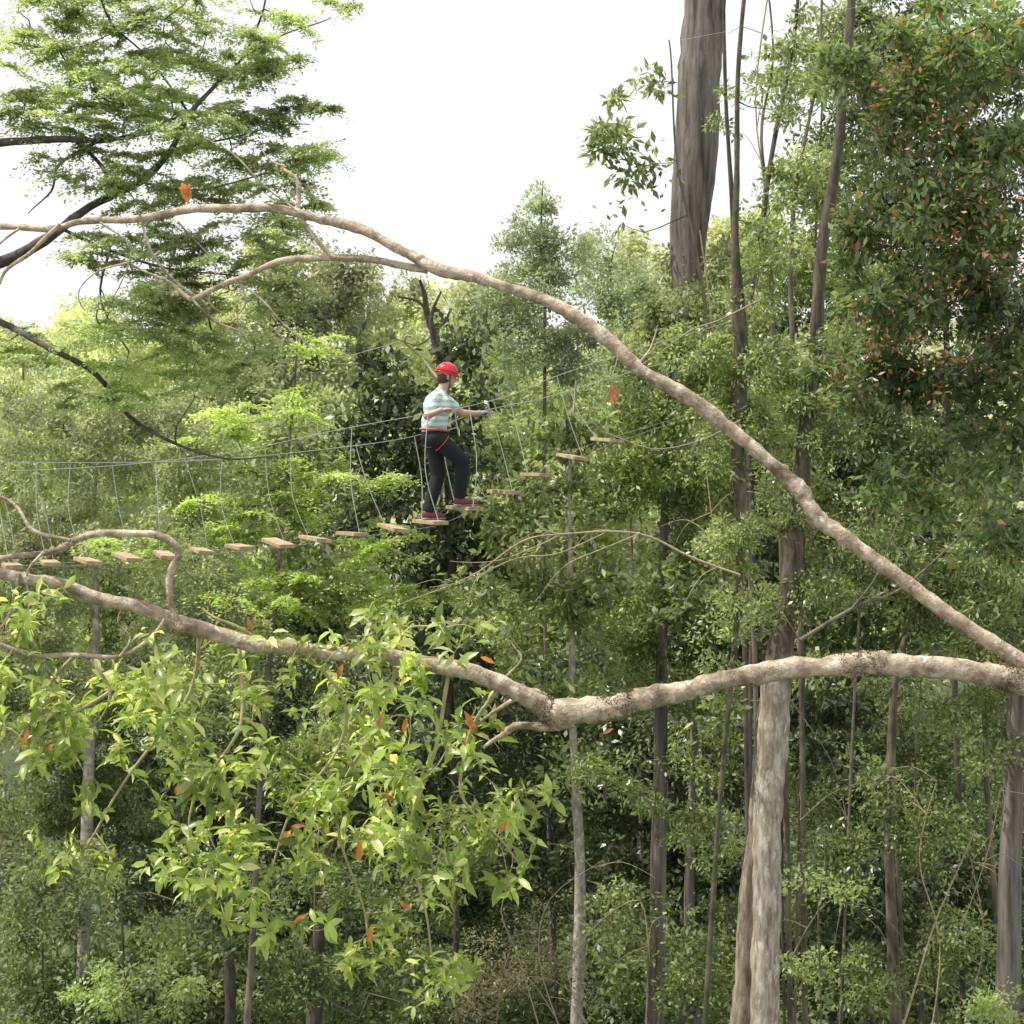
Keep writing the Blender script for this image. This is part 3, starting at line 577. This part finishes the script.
dead('bare twiggy scrub stems in the dark below the right end of the thick branch', 26.5, [([(930, 1040), (940, 940), (920, 860), (935, 780)], [2, 1.6, 1.3, 1]), ([(960, 1040), (985, 940), (970, 860)], [1.6, 1.3, 1])], extra=12)
dead('bare vine stems hanging between the tall grey trunk and the mottled trunk', 26, [([(700, 230), (712, 330), (705, 450), (720, 560)], [1.6, 1.6, 1.4, 1.2]), ([(770, -20), (756, 100), (765, 220), (750, 330)], [1.5, 1.5, 1.3, 1])], extra=12)
dead('bare spray of pale twigs crossing the right end of the bridge', 20, [([(760, 300), (720, 320), (690, 330), (650, 360), (630, 372)], [1.6, 1.4, 1.2, 1, .8]), ([(740, 420), (700, 440), (650, 450), (600, 430)], [1.6, 1.2, 1, .8])])

# ---------------------------------------------------------------- rope bridge
TH = math.radians(20); tt = math.tan(TH)
X0 = (447-512)/F*21
def BD(u): return (21-tt*X0)/(1-tt*(u-512)/F)
bdir = np.array((math.cos(TH), math.sin(TH), 0)); bper = np.array((math.sin(TH), -math.cos(TH), 0))
pl = [(607, 440), (572, 457), (537, 475), (503, 492), (464, 508), (430, 522), (393, 528), (352, 534), (315, 539), (278, 543), (240, 547), (202, 551), (165, 555), (127, 557), (88, 561), (50, 563), (12, 566), (-26, 568)]
c0 = at(290, 540, BD(290))
bridge = empty('rope_bridge', c0, 'swinging rope bridge of separate tan wooden slats hung from cables', 'bridge')
def plank_mesh():
    bm = bmesh.new(); bmesh.ops.create_cube(bm, size=1)
    for v in bm.verts: v.co = Vector((v.co.x*.165, v.co.y*.62, v.co.z*.04))
    bmesh.ops.bevel(bm, geom=bm.edges[:], offset=.005, segments=2, affect='EDGES')
    me = bpy.data.meshes.new('plank'); bm.to_mesh(me); bm.free(); me.materials.append(M['plank']); return me
pm = plank_mesh()
near = [(-80, 474), (100, 466), (230, 451), (330, 430), (425, 413), (446, 409.5), (500, 396), (540, 379), (620, 352), (742, 318)]
farc = [(-80, 462), (100, 463), (200, 461), (300, 453), (420, 437), (484, 413), (560, 396), (640, 372), (742, 342)]
def iv(tab, u): return float(np.interp(u, [a for a, b in tab], [b for a, b in tab]))
for i, (u, v) in enumerate(pl):
    o = bpy.data.objects.new('plank', pm); COL.objects.link(o); o.parent = bridge
    c = at(u, v, BD(u)); o.location = Vector(c-c0)
    tl = 0 if u in (464, 430) else 1
    o.rotation_euler = (random.uniform(-.02, .08)*tl, random.uniform(-.02, .12)*tl, TH+random.uniform(-.06, .10))
    for sgn, tab in ((1, near), (-1, farc)):
        if (i+(sgn > 0)) % 2 and u > 60 and u not in (464, 430): continue
        e = c+bper*sgn*.29+np.array((0, 0, .018))
        uu = u-random.uniform(4, 30)
        topp = at(uu, iv(tab, uu), BD(uu))+bper*sgn*.33
        md = e*.5+topp*.5+np.array((random.uniform(-.09, .09), 0, -.02))
        t = Tubes(); t.add([topp, md, e], [.0032 if u < 350 else .0045]*3, 5, 6); t.build('hanger_rope', M['rope'], bridge)
for sgn, tab, nm in ((1, near, 'hand_cable'), (-1, farc, 'hand_cable')):
    t = Tubes(); t.add([at(u, v, BD(u))+bper*sgn*.33*(0.2 if u > 700 else 1) for u, v in tab], [.0042]*len(tab), 6, 6); t.build(nm, M['steel'], bridge)
for sgn in (1, -1):
    t = Tubes(); pp = [(742, 398)]+pl+[(-80, 570)]
    t.add([at(u, v, BD(u))+bper*sgn*.27*(.2 if u > 700 else 1)+np.array((0, 0, -.022)) for u, v in pp], [.0018]*len(pp), 5, 4); t.build('floor_cable', M['steel'], bridge)
oc = empty('overhead_cable', at(560, 62, 23), 'very thin overhead safety wire crossing the white sky', 'cable')
t = Tubes(); t.add([at(-60, 172, 23), at(300, 112, 23), at(560, 62, 23), at(800, 18, 23), at(1100, -40, 23)], [.0012]*5, 5, 6); t.build('wire', M['rope'], oc)

# ---------------------------------------------------------------- person
def J(u, v, dy=0.0): return Vector(at(u, v, BD(u)+dy))
def ball(bm, c, r, rot=None, seg=20):
    m = Matrix.Translation(c) @ (rot.to_4x4() if rot else Matrix.Identity(4)) @ Matrix.Diagonal((r[0], r[1], r[2], 1))
    bmesh.ops.create_uvsphere(bm, u_segments=seg, v_segments=seg//2+2, radius=1, matrix=m)
def cap(bm, a, b, r0, r1):
    d = (b-a).length
    q = (b-a).to_track_quat('Z', 'Y').to_matrix().to_4x4()
    m = Matrix.Translation((a+b)/2) @ q
    bmesh.ops.create_cone(bm, cap_ends=True, segments=18, radius1=r0, radius2=r1, depth=d, matrix=m)
    ball(bm, a, (r0, r0, r0)); ball(bm, b, (r1, r1, r1))
def fuse(name, bm, vox, mat, parent, sm=5):
    me = bpy.data.meshes.new(name); bm.to_mesh(me); bm.free()
    t = bpy.data.objects.new('tmp', me); COL.objects.link(t)
    md = t.modifiers.new('r', 'REMESH'); md.mode = 'VOXEL'; md.voxel_size = vox
    if sm: s = t.modifiers.new('s', 'SMOOTH'); s.iterations = sm; s.factor = .5
    dg = bpy.context.evaluated_depsgraph_get(); dg.update()
    m2 = bpy.data.meshes.new_from_object(t.evaluated_get(dg)); bpy.data.objects.remove(t)
    m2.name = name
    for v in m2.vertices: v.co -= PR
    m2.polygons.foreach_set('use_smooth', np.ones(len(m2.polygons), dtype=bool))
    m2.materials.clear()
    return link(name, m2, mat, parent)
person = empty('person', tuple(J(447, 512)), 'person in a red helmet, striped pale shirt and dark trousers stepping up the bridge slats', 'person')
PR = Vector(person.location)
M['skin'] = plain('skin', (.52, .32, .24), .55, .05)
M['hair'] = plain('hair', (.05, .03, .02), .7)
M['red'] = plain('red_helmet', (.62, .02, .03), .25, .05)
M['trous'] = plain('dark_trousers', (.011, .012, .016), .85, .3)
M['shoe'] = plain('shoe', (.16, .04, .05), .6)
M['sole'] = plain('sole', (.3, .28, .26), .7)
M['glove'] = plain('glove', (.30, .31, .32), .8)
M['harness'] = plain('harness_webbing', (.50, .09, .04), .6)
m, nt, out = newmat('striped_shirt')
tc = nt.nodes.new('ShaderNodeTexCoord'); w = nt.nodes.new('ShaderNodeTexWave'); w.bands_direction = 'Z'; w.inputs['Scale'].default_value = 4.6; w.inputs['Distortion'].default_value = .6
nt.links.new(tc.outputs['Object'], w.inputs[0])
cc = ramp(nt, w.outputs['Fac'], [(.42, (.38, .56, .56)), (.58, (.68, .76, .74))])
p = nt.nodes.new('ShaderNodeBsdfPrincipled'); p.inputs['Roughness'].default_value = .85; nt.links.new(cc, p.inputs[0])
nf = noise(nt, tc.outputs['Object'], 9, 3); b = nt.nodes.new('ShaderNodeBump'); b.inputs['Strength'].default_value = .8; b.inputs['Distance'].default_value = .04
nt.links.new(nf, b.inputs['Height']); nt.links.new(b.outputs[0], p.inputs['Normal'])
nt.links.new(p.outputs[0], out.inputs[0]); M['shirt'] = m
fw = Vector(bdir); pe = Vector(bper); up = Vector((0, 0, 1))
rotb = Matrix.Rotation(TH, 3, 'Z')
hd = J(447, 376)
shn = J(435, 398, -.16); shf = J(441, 397, .17)
eln = J(427, 416, -.27); wrn = J(441, 410, -.36)
elf = J(461, 413, .24); wrf = J(478, 413.5, .30)
hipn = J(436, 438, -.09); hipf = J(434, 438, .09)
knn = J(463, 461, -.12); ann = J(460, 497, -.07)
knf = J(438, 476, .09); anf = J(428, 511, .07)
tor = [(J(434, 434), (.125, .16, .12)), (J(434, 422), (.115, .15, .13)), (J(437, 407), (.125, .175, .15))]
bm = bmesh.new()
for c, r in tor: ball(bm, c, tuple(x*.9 for x in r), rotb)
cap(bm, J(440, 394), J(445, 384), .058, .052)
hr = rotb @ Matrix.Rotation(math.radians(14), 3, 'Y')
ball(bm, hd+up*.015, (.092, .076, .098), hr)
ball(bm, hd+hr @ Vector((.025, 0, -.055)), (.066, .056, .062), hr)
ball(bm, hd+hr @ Vector((.062, 0, -.098)), (.022, .022, .017), hr)
cap(bm, hd+hr @ Vector((.088, 0, .004)), hd+hr @ Vector((.108, 0, -.03)), .009, .014)
ball(bm, hd+hr @ Vector((.083, 0, -.066)), (.012, .024, .006), hr); ball(bm, hd+hr @ Vector((.080, 0, -.077)), (.012, .021, .006), hr)
ball(bm, hd+hr @ Vector((.080, 0, .022)), (.014, .05, .010), hr)
for s in (-1, 1):
    ball(bm, hd+hr @ Vector((-.005, s*.076, -.015)), (.02, .010, .032), hr)
    ball(bm, hd+hr @ Vector((.07, s*.035, -.035)), (.022, .022, .02), hr)
cap(bm, shn, eln, .052, .040); cap(bm, eln, wrn, .041, .027); cap(bm, shf, elf, .052, .040); cap(bm, elf, wrf, .041, .027)
for a, b, c in ((hipn, knn, ann), (hipf, knf, anf)): cap(bm, a, b, .078, .055); cap(bm, b, c, .055, .036)
def hand(bm, wr, grip, g=0.0):
    d = (grip-wr); d.normalize()
    side = d.cross(up); side = side if side.length > .1 else pe.copy(); side.normalize()
    palm = wr+d*.045; kn = wr+d*.085
    q = d.to_track_quat('X', 'Z').to_matrix()
    ball(bm, palm, (.052+g, .040+g, .018+g), q)
    for i, ln in enumerate((.040, .045, .042, .034)):
        b = kn+side*(-.030+.02*i); r = .0085+g
        k1 = b+d*ln*.8+up*-.004; k2 = k1-up*.028+d*.004; k3 = k2-d*.024-up*.004
        cap(bm, b-d*.015, k1, r+.001, r); cap(bm, k1, k2, r, r*.95); cap(bm, k2, k3, r*.95, r*.85)
    th0 = wr+d*.03-side*.03; th1 = th0+d*.03-side*.018-up*.018; th2 = th1+d*.028+side*.012-up*.012
    cap(bm, th0, th1, .012+g, .010+g); cap(bm, th1, th2, .010+g, .009+g)
gn = J(449, 409, -.35); gf = J(487, 411.5, .33)
hand(bm, wrn, gn); hand(bm, wrf, gf)
fuse('body', bm, .0055, M['skin'], person, 3)
bm = bmesh.new()
for s in (-1, 1):
    ball(bm, hd+hr @ Vector((.081, s*.032, .002)), (.009, .012, .007), hr, 10)
me = bpy.data.meshes.new('eyes')
for v in bm.verts: v.co -= PR
bm.to_mesh(me); bm.free(); link('eyes', me, M['hair'], person)
bm = bmesh.new(); hand(bm, wrf, gf, .0035); cap(bm, wrf-(gf-wrf).normalized()*.02, wrf+(gf-wrf).normalized()*.02, .033, .034); fuse('glove', bm, .005, M['glove'], person, 2)
bm = bmesh.new(); ball(bm, hd+hr @ Vector((-.03, 0, -.03)), (.072, .078, .07), hr); fuse('hair', bm, .008, M['hair'], person, 2)
bm = bmesh.new()
for c, r in tor[1:]: ball(bm, c, (r[0]*1.06+.01, r[1]*1.05+.008, r[2]*1.1), rotb)
cap(bm, J(437, 414), J(434, 429), .128, .135)
for s, e in ((shn, eln), (shf, elf)):
    cap(bm, s, s+(e-s)*.62, .068, .066); cap(bm, J(438, 400), s, .09, .07)
cap(bm, J(439, 397), J(441, 392), .085, .062)
fuse('tshirt', bm, .009, M['shirt'], person, 6)
bm = bmesh.new()
ball(bm, J(434, 436), (.140, .168, .115), rotb)
for a, b, c in ((hipn, knn, ann), (hipf, knf, anf)): cap(bm, a, b, .102, .078); cap(bm, b, b+(c-b)*.5, .076, .072); cap(bm, b+(c-b)*.5, b+(c-b)*.93, .072, .062)
fuse('trousers', bm, .009, M['trous'], person, 6)
for (u, v, an) in ((464, 508, ann), (430, 522, anf)):
    z = at(u, v, BD(u))[2]+.021
    b0 = Vector((an.x, an.y, z))
    bm = bmesh.new()
    ball(bm, b0+fw*-.02+up*.055, (.048, .040, .052), rotb); cap(bm, an-up*.02, b0+up*.06, .045, .045)
    cap(bm, b0+up*.05, b0+fw*.12+up*.038, .046, .036); ball(bm, b0+fw*.145+up*.034, (.050, .044, .030), rotb)
    so = fuse('shoe', bm, .006, M['shoe'], person, 2)
    bm = bmesh.new(); ball(bm, b0+fw*-.015+up*.012, (.055, .044, .014), rotb); ball(bm, b0+fw*.135+up*.012, (.065, .048, .014), rotb)
    ball(bm, b0+fw*.07+up*.012, (.12, .036, .013), rotb); fuse('sole', bm, .005, M['sole'], so, 2)
bm = bmesh.new(); bmesh.ops.create_uvsphere(bm, u_segments=32, v_segments=20, radius=1)
bmesh.ops.delete(bm, geom=[v for v in bm.verts if v.co.z < -.12], context='VERTS')
hc = hd+hr @ Vector((-.008, 0, .035))
for v in bm.verts:
    c = Vector((v.co.x*.122, v.co.y*.102, v.co.z*.108)); rdg = 1+.03*max(0, math.cos(math.atan2(c.y, .06)*7)); c.z *= rdg
    v.co = hc+hr @ c-PR
me = bpy.data.meshes.new('helmet'); bm.to_mesh(me); bm.free(); hm = link('helmet', me, M['red'], person)
me.polygons.foreach_set('use_smooth', np.ones(len(me.polygons), dtype=bool))
sd = hm.modifiers.new('s', 'SOLIDIFY'); sd.thickness = .008
def sub_tube(name, pts, r, mat):
    t = Tubes(); t.add([np.array(x)-np.array(PR) for x in pts], [r]*len(pts), 6, 3); t.build(name, mat, hm)
sub_tube('brim', [hc+hr @ Vector((.126*math.cos(a)*(1.07 if math.cos(a) > 0 else 1), .105*math.sin(a), -.012)) for a in np.linspace(0, 6.283, 25)], .007, M['red'])
sub_tube('chin_strap', (hc+hr @ Vector((.01, -.098, -.01)), hd+hr @ Vector((.02, -.078, -.05)), hd+hr @ Vector((.045, -.04, -.108)), hd+hr @ Vector((.05, .0, -.122)), hd+hr @ Vector((.045, .04, -.108)), hd+hr @ Vector((.02, .078, -.05)), hc+hr @ Vector((.01, .098, -.01))), .006, M['hair'])
def ring(c, rx, ry, r, rot, name, mat):
    t = Tubes(); t.add([np.array(c+rot @ Vector((rx*math.cos(a), ry*math.sin(a), 0))) for a in np.linspace(0, 6.283, 29)], [r]*29, 7, 1)
    return t.build(name, mat, person)
ring(J(434, 430), .143, .170, .013, rotb @ Matrix.Rotation(.08, 3, 'Y'), 'harness_belt', M['harness'])
for h, k in ((hipn, knn), (hipf, knf)):
    q = (k-h).to_track_quat('Z', 'Y').to_matrix(); ring(h+(k-h)*.22, .102, .102, .006, q, 'leg_loop', M['harness'])
t = Tubes(); fr0 = J(434, 430)+fw*.16
t.add([np.array(fr0), np.array(J(458, 428, -.05)), np.array(J(459, 436, -.1)), np.array(J(456, 420, -.2)), np.array(J(455, 407, -.33))], [.006]*5, 6, 5); t.build('lanyard', M['rope'], person)

# ---------------------------------------------------------------- light, sky, camera
el = math.radians(62); ax, ay = -.80, -.05; l = math.hypot(ax, ay); ax /= l; ay /= l
ts = Vector((ax*math.cos(el), ay*math.cos(el), math.sin(el)))
sl = bpy.data.lights.new('sun', 'SUN'); sl.energy = 5.0; sl.angle = math.radians(.5); sl.color = (1, .95, .86)
so = bpy.data.objects.new('sun', sl); COL.objects.link(so); so.rotation_euler = ts.to_track_quat('Z', 'Y').to_euler()
w = bpy.data.worlds.new('World'); SC.world = w; w.use_nodes = True; nt = w.node_tree
bg = nt.nodes['Background']; sky = nt.nodes.new('ShaderNodeTexSky'); sky.sky_type = 'NISHITA'; sky.sun_disc = False
sky.sun_elevation = el; sky.sun_rotation = math.atan2(ax, ay); sky.dust_density = 4; sky.air_density = 1.2
mx = nt.nodes.new('ShaderNodeMixRGB'); mx.inputs[0].default_value = .8; mx.inputs[2].default_value = (9.4, 9.4, 9.4, 1)
nt.links.new(sky.outputs[0], mx.inputs[1]); nt.links.new(mx.outputs[0], bg.inputs[0]); bg.inputs[1].default_value = .13
cam = bpy.data.cameras.new('camera'); co = bpy.data.objects.new('camera', cam); COL.objects.link(co)
cam.sensor_width = 36; cam.lens = 36*F/1024; cam.clip_end = 1200; co.location = (0, 0, CZ); co.rotation_euler = (math.radians(90)+PT, 0, 0)
SC.camera = co
SC.view_settings.view_transform = 'Standard'
